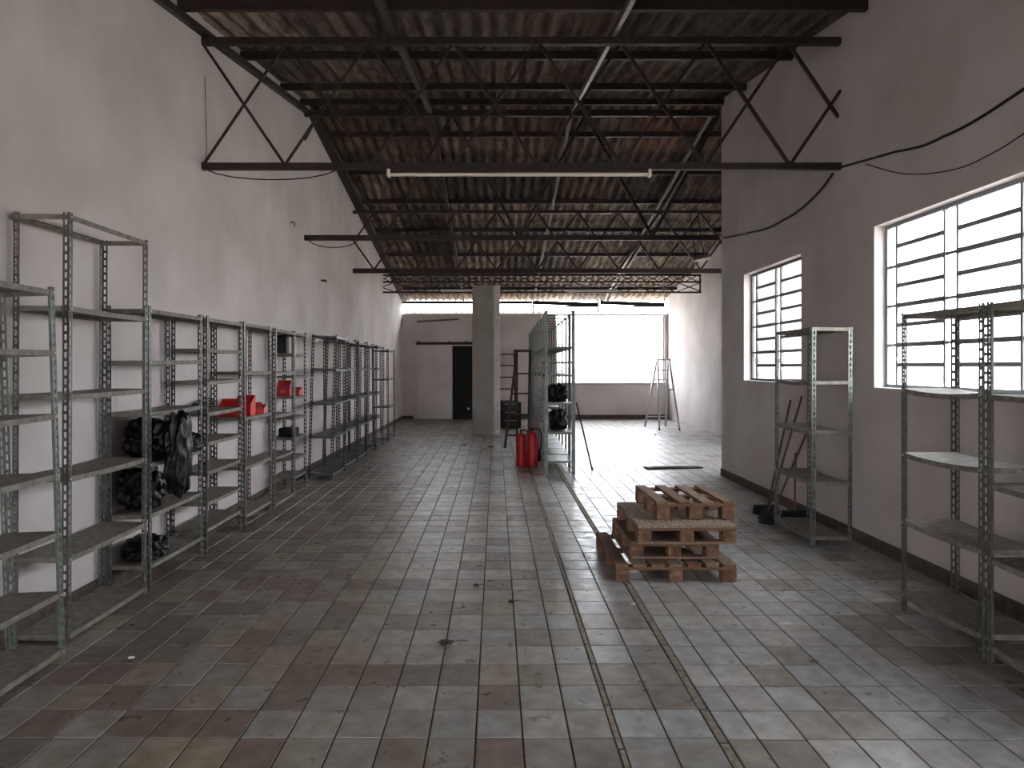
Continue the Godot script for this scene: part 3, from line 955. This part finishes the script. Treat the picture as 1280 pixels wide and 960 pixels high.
func build_left_shelves() -> void:
	var g := "shelving along the left wall"
	var a := [0.04, 0.345, 0.67, 0.985, 1.30, 1.645, 1.97]
	shelving("nearest grey shelving unit at the left edge, cut off by the frame", g, -2.47, 0.30, 2.95, 3.88, 1.985, a, {"post": "shelf_green", "lean": 0.030, "bolts": true})
	shelving("tallest shelving unit by the left wall, its top an open frame", g, -2.568, 0.315, 4.05, 4.97, 2.43, [0.045, 0.485, 0.935, 1.405, 1.90, 2.42], {"open_top": true, "bolts": true, "lean": -0.004})
	shelving("left-wall shelving unit stuffed with black rubbish bags", g, -2.565, 0.30, 5.02, 5.93, 1.985, [0.165, 0.525, 0.88, 1.24, 1.605, 1.965], {"bolts": true, "lean": 0.003, "tilt": 0.01})
	shelving("left-wall shelving with closely spaced shelves just past the rubbish bags", g, -2.565, 0.30, 6.0, 6.84, 1.985, [0.2, 0.42, 0.68, 0.925, 1.175, 1.44, 1.71, 1.97], {"lean": -0.004, "tilt": 0.01, "post": "shelf_dark"})
	shelving("left-wall shelving holding the larger heap of red plastic parts", g, -2.565, 0.30, 6.93, 7.76, 1.995, [0.12, 0.59, 1.066, 1.51, 1.98], {"lean": 0.004, "tilt": 0.008})
	shelving("five-shelf left-wall unit between the two units holding red parts", g, -2.565, 0.30, 7.86, 8.62, 1.985, [0.05, 0.56, 1.02, 1.50, 1.97], {"tilt": 0.01, "lean": -0.006})
	shelving("narrow left-wall unit with many shelves holding small red parts", g, -2.575, 0.30, 8.67, 9.22, 1.985, [0.23, 0.45, 0.70, 0.947, 1.195, 1.447, 1.716, 1.97], {"post": "shelf_dark", "tilt": 0.01})
	var b := [0.08, 0.60, 1.06, 1.53, 1.98]
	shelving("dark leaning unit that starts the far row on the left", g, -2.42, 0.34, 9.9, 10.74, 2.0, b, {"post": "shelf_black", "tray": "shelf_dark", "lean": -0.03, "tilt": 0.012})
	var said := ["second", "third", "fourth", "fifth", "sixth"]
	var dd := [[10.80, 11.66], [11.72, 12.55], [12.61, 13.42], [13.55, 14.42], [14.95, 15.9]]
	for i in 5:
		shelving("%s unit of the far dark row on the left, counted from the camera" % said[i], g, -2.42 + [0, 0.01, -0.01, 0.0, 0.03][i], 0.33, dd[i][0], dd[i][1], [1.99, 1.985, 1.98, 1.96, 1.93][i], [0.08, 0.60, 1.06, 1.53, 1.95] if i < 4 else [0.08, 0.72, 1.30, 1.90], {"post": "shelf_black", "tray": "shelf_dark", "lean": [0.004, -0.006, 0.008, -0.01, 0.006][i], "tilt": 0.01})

func build_right_shelves() -> void:
	var g := "shelving along the right wall"
	shelving("slim perforated shelving unit on the right with brooms behind it", g, 2.895, 0.35, 6.21, 7.03, 1.90, [0.09, 0.566, 1.008, 1.436, 1.895], {"post": "shelf_green", "tray": "shelf_dust", "sag": 0.018, "tilt": 0.012, "bolts": true, "lean": -0.004})
	shelving("big shelving unit in front of the large right window, bowed shelves", g, 2.765, 0.35, 3.83, 4.60, 1.90, [0.128, 0.585, 1.017, 1.42, 1.89], {"post": "shelf_grey", "sag": 0.02, "tilt": 0.01, "bolts": true})
	shelving("shelving unit at the right edge, cut off by the frame", g, 2.765, 0.35, 2.90, 3.80, 1.90, [0.10, 0.55, 0.95, 1.41, 1.89], {"post": "shelf_grey", "sag": 0.012, "tilt": 0.01})

func build_center_rack() -> void:
	var said := ["first", "second", "third", "fourth", "fifth", "sixth", "seventh", "eighth", "ninth", "tenth"]
	var turn := 0.0144
	for i in 10:
		var d0 := 10.4 + 0.755 * i
		var d1 := d0 + 0.745
		var xc := 0.925 + turn * ((d0 + d1) / 2 - 10.4)
		var lv := [0.195, 0.61, 1.03, 1.44, 1.63, 1.85, 2.36] if i == 0 else ([0.2, 0.62, 1.03, 1.85, 2.36] if i % 2 else [0.2, 0.8, 1.44, 1.85, 2.36])
		var l := "%s bay of the tall central rack, counted from the fire extinguishers" % said[i]
		shelving(l, "bays of the tall central rack", xc, 0.44, d0, d1, 2.37, lv, {"post": "shelf_green" if i == 0 else "shelf_grey", "tray": "shelf_green" if i == 0 else "shelf_grey", "open_top": true, "slim": 0.055 if i == 0 else 0.026, "turn": -turn, "tilt": 0.004})

# ---------------------------------------------------------------- pallets
func pallet(label: String, x0: float, x1: float, d0: float, d1: float, y: float, top: float, boards: int, bw: float, turn: float, opt := {}) -> void:
	var t := thing("pallet", label, "pallet", Vector3((x0 + x1) / 2, y, -(d0 + d1) / 2), "stacked wooden pallets")
	t.rotation.y = turn
	var w := x1 - x0
	var l := d1 - d0
	var h := top - y
	var bt := 0.02
	var base := 0.0
	if opt.get("bottom", false):
		base = 0.018
		for k in 3:
			part(t, "bottom_board", rbox(Vector3(w, 0.018, 0.09), 0.003), M.woods[k % 4], Vector3(0, 0.009, (k - 1) * (l / 2 - 0.045)))
	var bh := h - 2 * bt - base
	for i in 3:
		for k in 3:
			part(t, "block", rbox(Vector3(0.10, bh, 0.10), 0.005), M.block_wood, Vector3((i - 1) * (w / 2 - 0.05), base + bh / 2, (k - 1) * (l / 2 - 0.05)))
	for k in 3:
		part(t, "stringer_board", rbox(Vector3(w, bt, 0.095), 0.003), M.woods[(k + 1) % 4], Vector3(0, base + bh + bt / 2, (k - 1) * (l / 2 - 0.048)))
	for i in boards:
		var x := -w / 2 + bw / 2 + (w - bw) * i / (boards - 1)
		part(t, "deck_board", rbox(Vector3(bw, bt, l * rng.randf_range(0.985, 1.0)), 0.003), M.ply if opt.get("solid", false) else M.woods[(i * 3 + boards) % 4], Vector3(x, base + bh + bt * 1.5, rng.randf_range(-0.006, 0.006)), Basis(Vector3.UP, rng.randf_range(-0.006, 0.006) if not opt.get("solid", false) else 0.0))

func build_pallets() -> void:
	pallet("bottom pallet of the stack, with seven narrow deck boards", 0.865, 1.74, 5.2, 6.23, 0.0, 0.127, 7, 0.095, 0.0)
	pallet("smaller pallet second from the bottom of the stack", 1.0, 1.66, 5.35, 6.2, 0.128, 0.262, 5, 0.11, 0.0, {"bottom": true})
	pallet("pallet second from the top, with a closed pale deck", 1.035, 1.755, 5.25, 6.17, 0.263, 0.40, 6, 0.1185, 0.0, {"bottom": true, "solid": true})
	pallet("topmost pallet of the stack, with four widely spaced boards", 1.205, 1.80, 5.44, 6.2, 0.401, 0.54, 4, 0.088, 0.02)

# ---------------------------------------------------------------- ladders
func rail(t: Node, n: String, a: Vector3, b: Vector3, w: float, dp: float, m: Material) -> void:
	part(t, n, rbox(Vector3(w, (b - a).length(), dp), minf(w, dp) * 0.2), m, (a + b) / 2, along(a, b))

func build_ladders() -> void:
	# dark wooden stepladder by the extinguishers
	var t := thing("stepladder", "dark brown wooden stepladder behind the red fire extinguishers", "ladder", Vector3(0.40, 0, -13.9))
	var fl := Vector3(-0.23, 0, 0.15)
	var fr := Vector3(0.24, 0, 0.15)
	var tl := Vector3(0.015, 1.84, -0.42)
	var tr := Vector3(0.275, 1.84, -0.42)
	rail(t, "front_rail", fl, tl, 0.05, 0.03, M.ladder_wood)
	rail(t, "front_rail", fr, tr, 0.05, 0.03, M.ladder_wood)
	rail(t, "rear_rail", Vector3(0.03, 0, -0.95), tl + Vector3(0, 0.02, -0.04), 0.045, 0.03, M.ladder_wood)
	rail(t, "rear_rail", Vector3(0.27, 0, -0.95), tr + Vector3(0, 0.02, -0.04), 0.045, 0.03, M.ladder_wood)
	part(t, "top_step", rbox(Vector3(0.33, 0.05, 0.14), 0.006), M.ladder_wood, (tl + tr) / 2 + Vector3(0, 0.03, 0))
	for f in [0.13, 0.34, 0.56, 0.77]:
		rail(t, "step", fl.lerp(tl, f), fr.lerp(tr, f), 0.03, 0.07, M.ladder_wood)
	# ladder leaning on the end wall, half hidden by the column
	t = thing("leaning_ladder", "dark ladder leaning on the end wall behind the column", "ladder", Vector3(0.26, 0, -20.2))
	for x in [-0.24, 0.28]:
		rail(t, "rail", Vector3(x, 0, 0.1), Vector3(x, 2.05, -0.98), 0.05, 0.03, M.ladder_wood)
	for i in 6:
		var f := 0.12 + i * 0.163
		rail(t, "rung", Vector3(-0.22, 2.05 * f, 0.1 - 1.08 * f), Vector3(0.26, 2.05 * f, 0.1 - 1.08 * f), 0.035, 0.03, M.ladder_wood)
	# white stepladder in the glare of the far window
	t = thing("stepladder", "pale aluminium stepladder standing in the glare by the far window", "ladder", Vector3(4.12, 0, -18.2))
	var ap := [Vector3(-0.06, 1.72, 0.1), Vector3(0.22, 1.72, 0.1)]
	for s in [[-0.25, 0.28, -0.5, -0.06], [-0.13, 0.36, 0.62, 0.06]]:
		var a := Vector3(s[0], 0, s[2])
		var b := Vector3(s[1], 0, s[2])
		var ta: Vector3 = ap[0] + Vector3(0, 0, s[3])
		var tb: Vector3 = ap[1] + Vector3(0, 0, s[3])
		rail(t, "rail", a, ta, 0.045, 0.045, M.aluminium)
		rail(t, "rail", b, tb, 0.045, 0.045, M.aluminium)
		for q in [a, b]:
			part(t, "rubber_foot", rbox(Vector3(0.04, 0.05, 0.04), 0.006), M.charcoal, q + Vector3(0, 0.025, 0))
		for i in 6:
			var f := 0.15 + i * 0.14
			if s[2] < 0 or i == 3:
				rail(t, "step", a.lerp(ta, f), b.lerp(tb, f), 0.035, 0.07 if s[2] > 0 else 0.035, M.aluminium)
	part(t, "top_cap", rbox(Vector3(0.36, 0.04, 0.2), 0.006), M.aluminium, Vector3(0.08, 1.73, 0.1))

# ---------------------------------------------------------------- small things
func cable(label: String, pts: Array, r: float, sag: Array) -> void:
	var c := thing("cable", label, "cable", Vector3.ZERO)
	var line := []
	for i in pts.size() - 1:
		for k in 8:
			var f := k / 8.0
			var before: Vector3 = pts[maxi(i - 1, 0)]
			var after: Vector3 = pts[mini(i + 2, pts.size() - 1)]
			line.append(pts[i].cubic_interpolate(pts[i + 1], before, after, f) - Vector3(0, sag[i] * 4.0 * f * (1 - f), 0))
	line.append(pts[-1])
	part(c, "line", tube_mesh(line, [r], 6), M.cable)

func bin_mesh(s: Vector3) -> Mesh:
	# open-fronted plastic parts bin
	var st := start()
	var t := 0.006
	box(st, Vector3(-s.x / 2, 0, -s.z / 2), Vector3(s.x / 2, t, s.z / 2))
	box(st, Vector3(-s.x / 2, t, -s.z / 2), Vector3(s.x / 2, s.y, -s.z / 2 + t))
	for k in [-1.0, 1.0]:
		var x0: float = k * s.x / 2 - (t if k > 0 else 0.0)
		hexa(st, [Vector3(x0, t, -s.z / 2 + t), Vector3(x0 + t, t, -s.z / 2 + t), Vector3(x0 + t, t, s.z / 2), Vector3(x0, t, s.z / 2), Vector3(x0, s.y, -s.z / 2 + t), Vector3(x0 + t, s.y, -s.z / 2 + t), Vector3(x0 + t, s.y * 0.55, s.z / 2), Vector3(x0, s.y * 0.55, s.z / 2)])
	box(st, Vector3(-s.x / 2 + t, t, s.z / 2 - t), Vector3(s.x / 2 - t, s.y * 0.5, s.z / 2))
	box(st, Vector3(-s.x / 2 - 0.008, s.y * 0.5, s.z / 2 - 0.004), Vector3(s.x / 2 + 0.008, s.y * 0.56, s.z / 2 + 0.008))
	return st.commit()

func parts_bin(label: String, at: Vector3, s: Vector3, turn: float, m: Material, group: String) -> void:
	var b := thing("parts_bin", label, "bin", at, group)
	b.rotation.y = turn
	part(b, "tub", bin_mesh(s), m)
	part(b, "label_holder", rbox(Vector3(s.x * 0.4, s.y * 0.16, 0.008), 0.002), M.pink_plastic, Vector3(0, s.y * 0.3, s.z / 2 + 0.005))

func extinguisher(label: String, at: Vector3, turn: float, s: float) -> void:
	var e := thing("fire_extinguisher", label, "extinguisher", at, "pair of red extinguishers")
	e.rotation.y = turn
	e.scale = Vector3.ONE * s
	var st := start()
	lathe(st, [Vector2(0.0, 0.0), Vector2(0.074, 0.0), Vector2(0.082, 0.012), Vector2(0.084, 0.03), Vector2(0.084, 0.43), Vector2(0.080, 0.465), Vector2(0.066, 0.497), Vector2(0.044, 0.517), Vector2(0.024, 0.526), Vector2(0.022, 0.55), Vector2(0.0, 0.552)], 24)
	part(e, "cylinder", st.commit(), M.red_paint)
	st = start()
	lathe(st, [Vector2(0.0, 0.548), Vector2(0.026, 0.548), Vector2(0.026, 0.575), Vector2(0.016, 0.59), Vector2(0.0, 0.592)], 12)
	box(st, Vector3(-0.02, 0.56, -0.012), Vector3(0.05, 0.578, 0.012))
	part(e, "valve", st.commit(), M.charcoal)
	part(e, "handle", rbox(Vector3(0.12, 0.012, 0.022), 0.003), M.red_paint, Vector3(0.05, 0.588, 0), Basis(Vector3.BACK, 0.12))
	part(e, "lever", rbox(Vector3(0.13, 0.010, 0.02), 0.003), M.red_paint, Vector3(0.05, 0.622, 0), Basis(Vector3.BACK, 0.35))
	var h := part(e, "hose", tube_mesh([Vector3(0.05, 0.57, 0), Vector3(0.12, 0.55, 0.01), Vector3(0.15, 0.44, 0.02), Vector3(0.13, 0.30, 0.02), Vector3(0.10, 0.18, 0.01)], [0.011], 8), M.black_matt)
	part(h, "nozzle", tube_mesh([Vector3(0.10, 0.18, 0.01), Vector3(0.095, 0.08, 0.01)], [0.013, 0.024], 10), M.black_matt)

func bag(label: String, lumps: Array, group := "") -> void:
	var n := FastNoiseLite.new()
	n.seed = 5
	n.frequency = 0.9
	n.fractal_type = FastNoiseLite.FRACTAL_NONE
	var b := thing("rubbish_bag", label, "bag", Vector3.ZERO, group)
	var st := start()
	for l in lumps:
		blob(st, l[0], l[1], n, 0.17, l[2], true)
	part(b, "plastic_skin", st.commit(), M.black_plastic)

func build_small_things() -> void:
	# rubbish bags in the third unit on the left
	bag("bulging black rubbish bag hanging over the front of a left shelf", [[Vector3(-2.57, 1.03, -5.32), Vector3(0.11, 0.145, 0.215), 0.886], [Vector3(-2.45, 1.03, -5.26), Vector3(0.09, 0.13, 0.15), 0.886], [Vector3(-2.325, 0.93, -5.27), Vector3(0.07, 0.29, 0.13), 0.6]], "black rubbish bags")
	bag("limp black rubbish bag at the far end of the same shelf", [[Vector3(-2.50, 0.95, -5.74), Vector3(0.13, 0.09, 0.13), 0.884], [Vector3(-2.46, 0.94, -5.61), Vector3(0.05, 0.05, 0.05), 0.884]], "black rubbish bags")
	bag("square black rubbish bag on the shelf below the bulging one", [[Vector3(-2.60, 0.68, -5.28), Vector3(0.105, 0.15, 0.22), 0.53], [Vector3(-2.52, 0.66, -5.24), Vector3(0.08, 0.13, 0.15), 0.53]], "black rubbish bags")
	bag("small flattened black bag low under the other bags", [[Vector3(-2.56, 0.235, -5.25), Vector3(0.13, 0.085, 0.16), 0.17]], "black rubbish bags")
	# red bins
	var g := "red plastic parts bins"
	parts_bin("tall red bin at the near end of the larger red heap", Vector3(-2.60, 1.07, -7.06), Vector3(0.20, 0.17, 0.16), 0.15, M.red_plastic, g)
	parts_bin("red bin standing on end in the middle of the larger red heap", Vector3(-2.53, 1.07, -7.24), Vector3(0.18, 0.20, 0.12), -0.1, M.red_plastic, g)
	parts_bin("small red bin at the front of the larger red heap", Vector3(-2.47, 1.07, -7.40), Vector3(0.12, 0.12, 0.10), 0.3, M.red_plastic, g)
	parts_bin("pinkish red bin at the far end of the larger red heap", Vector3(-2.50, 1.07, -7.56), Vector3(0.16, 0.09, 0.12), 0.0, M.pink_plastic, g)
	parts_bin("red bin on the narrow unit farther along the left wall", Vector3(-2.60, 1.199, -8.83), Vector3(0.16, 0.19, 0.14), 0.1, M.red_plastic, g)
	parts_bin("low pink bin beside the red bin on the narrow unit", Vector3(-2.52, 1.199, -9.06), Vector3(0.14, 0.10, 0.12), -0.1, M.pink_plastic, g)
	var co := thing("wire_coil", "loose grey wire coil beside the larger red heap", "wire", Vector3(-2.62, 1.185, -6.45))
	for i in 4:
		var ring := []
		for k in 17:
			ring.append(Vector3(cos(TAU * k / 16.0) * (0.10 - i * 0.01), 0.008 + i * 0.012 + 0.02 * (1 + sin(TAU * k / 16.0 + i)), sin(TAU * k / 16.0) * (0.08 + i * 0.012)))
		part(co, "loop", tube_mesh(ring, [0.006], 6), M.charcoal)
	var bx := thing("dark_box", "dark grey upright box high on the narrow left unit", "box", Vector3(-2.62, 1.722, -8.85))
	part(bx, "carton", rbox(Vector3(0.12, 0.20, 0.10), 0.006), M.charcoal, Vector3(0, 0.10, 0))
	part(bx, "flap", rbox(Vector3(0.12, 0.006, 0.05), 0.002), M.charcoal, Vector3(0, 0.205, 0.045), Basis(Vector3.RIGHT, -0.5))
	bx = thing("dark_box", "black case on a middle shelf of the narrow left unit", "box", Vector3(-2.56, 0.705, -8.9))
	part(bx, "case", rbox(Vector3(0.20, 0.10, 0.22), 0.012), M.black_matt, Vector3(0, 0.05, 0))
	part(bx, "handle", tube_mesh([Vector3(0.04, 0.10, -0.05), Vector3(0.04, 0.125, -0.03), Vector3(0.04, 0.125, 0.03), Vector3(0.04, 0.10, 0.05)], [0.008], 6), M.charcoal)
	# fire extinguishers
	extinguisher("red fire extinguisher on the left of the pair, slightly shorter", Vector3(0.395, 0, -11.30), 0.5, 0.98)
	extinguisher("red fire extinguisher on the right of the pair, nearest the rack", Vector3(0.565, 0, -11.22), 0.1, 1.04)
	# dark things on the first rack bay
	bag("black bundle on the middle shelf of the first rack bay", [[Vector3(0.91, 1.16, -10.72), Vector3(0.15, 0.135, 0.16), 1.034]], "dark bundles on the rack")
	bag("black bundle one shelf lower in the first rack bay", [[Vector3(0.93, 0.76, -10.78), Vector3(0.13, 0.16, 0.15), 0.615]], "dark bundles on the rack")
	# leaning pole beside the rack
	var po := thing("leaning_pole", "thin dark pole leaning against the near end of the rack", "pole", Vector3.ZERO)
	part(po, "shaft", tube_mesh([Vector3(1.45, 0.0, -10.85), Vector3(1.18, 1.03, -10.55)], [0.013], 8), M.charcoal)
	part(po, "tip", tube_mesh([Vector3(1.453, -0.0, -10.853), Vector3(1.44, 0.04, -10.84)], [0.017], 8), M.black_matt)
	# black cabinet behind the ladders
	var cb := thing("black_cabinet", "low black cabinet on the floor right of the column", "cabinet", Vector3(0.37, 0, -18.2))
	part(cb, "carcass", rbox(Vector3(0.52, 0.64, 0.4), 0.01), M.black_matt, Vector3(0, 0.34, 0))
	for i in 3:
		var dw := part(cb, "drawer", rbox(Vector3(0.48, 0.19, 0.02), 0.004), M.charcoal if i == 2 else M.black_matt, Vector3(0, 0.13 + i * 0.205, 0.208))
		part(dw, "handle", rbox(Vector3(0.3, 0.016, 0.02), 0.004), M.lamp_grey, Vector3(0, 0.08, 0.015))
	for sx in [-1, 1]:
		for sz in [-1, 1]:
			part(cb, "foot", rbox(Vector3(0.05, 0.03, 0.05), 0.004), M.charcoal, Vector3(sx * 0.2, 0.015, sz * 0.15))
	# brooms behind the slim unit
	var br := [["broom with a long dark handle leaning toward the wall behind the slim unit", Vector3(2.76, 0, -7.36), Vector3(3.17, 1.25, -7.46), 0.06, "broom_handle"], ["broom with a slightly shorter handle beside the long-handled one", Vector3(2.86, 0, -7.62), Vector3(3.15, 1.2, -7.70), 0.06, "broom_handle"], ["squat dark mop crossing in front of the two brooms", Vector3(2.72, 0, -7.18), Vector3(3.10, 0.88, -7.20), 0.08, "broom_handle"], ["short upright reddish broom with a flat head", Vector3(3.04, 0, -7.33), Vector3(3.05, 0.68, -7.33), 0.05, "broom_red"]]
	for i in 4:
		var s = br[i]
		var b := thing("broom", s[0], "broom", s[1], "brooms behind the slim shelving unit")
		var v: Vector3 = s[2] - s[1]
		part(b, "handle", tube_mesh([v.normalized() * 0.07, v], [0.012], 8), M[s[4]])
		var st := start()
		if i in [0, 2]:
			lathe(st, [Vector2(0.0, 0.0), Vector2(s[3] + 0.02, 0.0), Vector2(s[3], 0.05), Vector2(0.03, 0.10), Vector2(0.0, 0.12)], 12)
		else:
			rounded(st, Vector3(0.26, 0.05, 0.06), 0.012, Transform3D(Basis.IDENTITY, Vector3(0, 0.07, 0)))
			box(st, Vector3(-0.13, 0, -0.035), Vector3(0.13, 0.05, 0.035))
		part(b, "head", st.commit(), M.bristle)
	# floodlight near the third truss
	var fl := thing("floodlight", "grey floodlight tilted downward, hung under the second truss at right", "lamp", Vector3(3.84, 3.60, -13.5))
	part(fl, "housing", rbox(Vector3(0.30, 0.05, 0.24), 0.012), M.lamp_grey, Vector3.ZERO, Basis(Vector3.RIGHT, 0.45) * Basis(Vector3.BACK, 0.2))
	part(fl, "lens", rbox(Vector3(0.26, 0.008, 0.20), 0.003), M.tube_glass, Vector3(0.0, -0.028, 0.012), Basis(Vector3.RIGHT, 0.45) * Basis(Vector3.BACK, 0.2))
	for x in [-0.09, 0.06]:
		part(fl, "hanger", tube_mesh([Vector3(x, 0.02, 0), Vector3(x - 0.02, 0.5, -0.2), Vector3(x + 0.01, 0.97, -0.43)], [0.010], 6), M.cable)
	# cables
	var wr := WALL_R - 0.03
	cable("thick dark cable sagging along the right wall from the nearest truss", [Vector3(wr, 3.385, -6.82), Vector3(wr, 3.265, -7.2), Vector3(wr, 3.187, -8.0), Vector3(wr, 3.235, -9.0), Vector3(wr, 3.36, -10.1)], 0.013, [0.0, 0.012, 0.015, 0.0])
	cable("dark cable rising from the truss end toward the upper right corner", [Vector3(wr, 3.40, -6.64), Vector3(wr, 3.275, -5.76), Vector3(wr, 3.20, -5.14), Vector3(wr, 3.236, -4.36), Vector3(wr, 3.34, -3.2)], 0.010, [0.0, 0.01, 0.01, 0.0])
	cable("thin loose wire drooping on the right wall above the large window", [Vector3(wr + 0.02, 3.32, -6.26), Vector3(wr + 0.02, 3.07, -5.65), Vector3(wr + 0.02, 2.94, -5.05), Vector3(wr + 0.02, 2.94, -4.645), Vector3(wr + 0.02, 2.99, -4.30), Vector3(wr + 0.02, 3.14, -3.5)], 0.004, [0.0, 0.0, 0.0, 0.0, 0.0])
	cable("short cable drooping below the nearest truss at the left wall", [Vector3(WALL_L + 0.06, 3.40, -6.73), Vector3(-1.5, 3.39, -6.73)], 0.006, [0.09])
	cable("short cable drooping below the second truss at the left wall", [Vector3(WALL_L + 0.06, 3.38, -10.42), Vector3(-2.0, 3.38, -10.42)], 0.007, [0.10])
	cable("cable running up beside the end of the nearest truss", [Vector3(WALL_L + 0.012, 3.40, -6.80), Vector3(WALL_L + 0.012, 3.62, -6.86), Vector3(WALL_L + 0.012, 4.3, -6.82)], 0.0035, [0.0, 0.0])
	# hooks on the left wall
	var hk := thing("wall_hook", "small dark hook on the left wall below the second truss", "hook", Vector3(WALL_L, 2.92, -11.4))
	part(hk, "pin", tube_mesh([Vector3(0, 0, 0), Vector3(0.07, 0, 0), Vector3(0.08, -0.03, 0)], [0.016], 8), M.cable)
	hk = thing("wall_hook", "tiny bent hook on the left wall left of the second truss end", "hook", Vector3(WALL_L, 3.50, -9.7))
	part(hk, "pin", tube_mesh([Vector3(0, 0, 0), Vector3(0.05, 0, 0), Vector3(0.06, -0.05, 0)], [0.008], 8), M.cable)
	# flat board lying near the corner
	var pl := thing("loose_board", "thin dark board lying on the floor near the wall corner", "board", Vector3(2.72, 0.0, -11.05))
	part(pl, "board", rbox(Vector3(0.88, 0.018, 0.20), 0.004), M.plank_dark, Vector3(0, 0.010, 0), Basis(Vector3.UP, 0.12))
	part(pl, "split_edge", rbox(Vector3(0.5, 0.008, 0.06), 0.003), M.plank_dark, Vector3(-0.1, 0.022, 0.04), Basis(Vector3.UP, 0.2))
	# litter on the tiles
	var lit := [["dry twig with a curled leaf on the floor in the middle foreground", -0.28, 4.05, 0.11], ["dark crumpled leaf on the tiles left of the pallets", 0.10, 4.75, 0.05], ["small dark scrap on the tiles toward the middle of the hall", -0.14, 5.1, 0.05], ["dark clod on the floor left of the stepladder", -0.62, 14.2, 0.10], ["flat dark rag on the floor beside the stepladder", -0.1, 13.9, 0.16], ["small dark lump on the bright floor before the white stepladder", 3.6, 16.3, 0.07]]
	for i in lit.size():
		var q = lit[i]
		var b := thing("dry_scrap", q[0], "scrap", Vector3(q[1], 0.0, -q[2]), "dark scraps on the floor")
		var n := FastNoiseLite.new()
		n.seed = 40 + i
		n.frequency = 1.2
		var st := start()
		blob(st, Vector3(0, 0.008, 0), Vector3(q[3] * 0.30, 0.010, q[3] * 0.2), n, 1.3, 0.0005)
		part(b, "scrap", st.commit(), M.leaf)
		if i < 3:
			part(b, "stalk", tube_mesh([Vector3(0, 0.006, 0), Vector3(q[3] * 0.6, 0.014, -0.01), Vector3(q[3] * 1.1, 0.005, -0.035)], [0.003, 0.002], 5), M.leaf)
	var chips := [["white plaster chip on the floor at the left foreground", -1.95, 3.85], ["white plaster chip on the tiles in front of the pallets", 0.90, 4.72], ["pale scrape of plaster on the grey tiles right of the pallets", 1.75, 4.35]]
	for i in 3:
		var q = chips[i]
		var b := thing("plaster_chip", q[0], "chip", Vector3(q[1], 0, -q[2]), "white plaster chips")
		var n := FastNoiseLite.new()
		n.seed = 60 + i
		var st := start()
		blob(st, Vector3(0, 0.004, 0), Vector3(0.018 if i < 2 else 0.05, 0.006, 0.012), n, 0.5, 0.0005)
		part(b, "flake", st.commit(), M.white_paint)
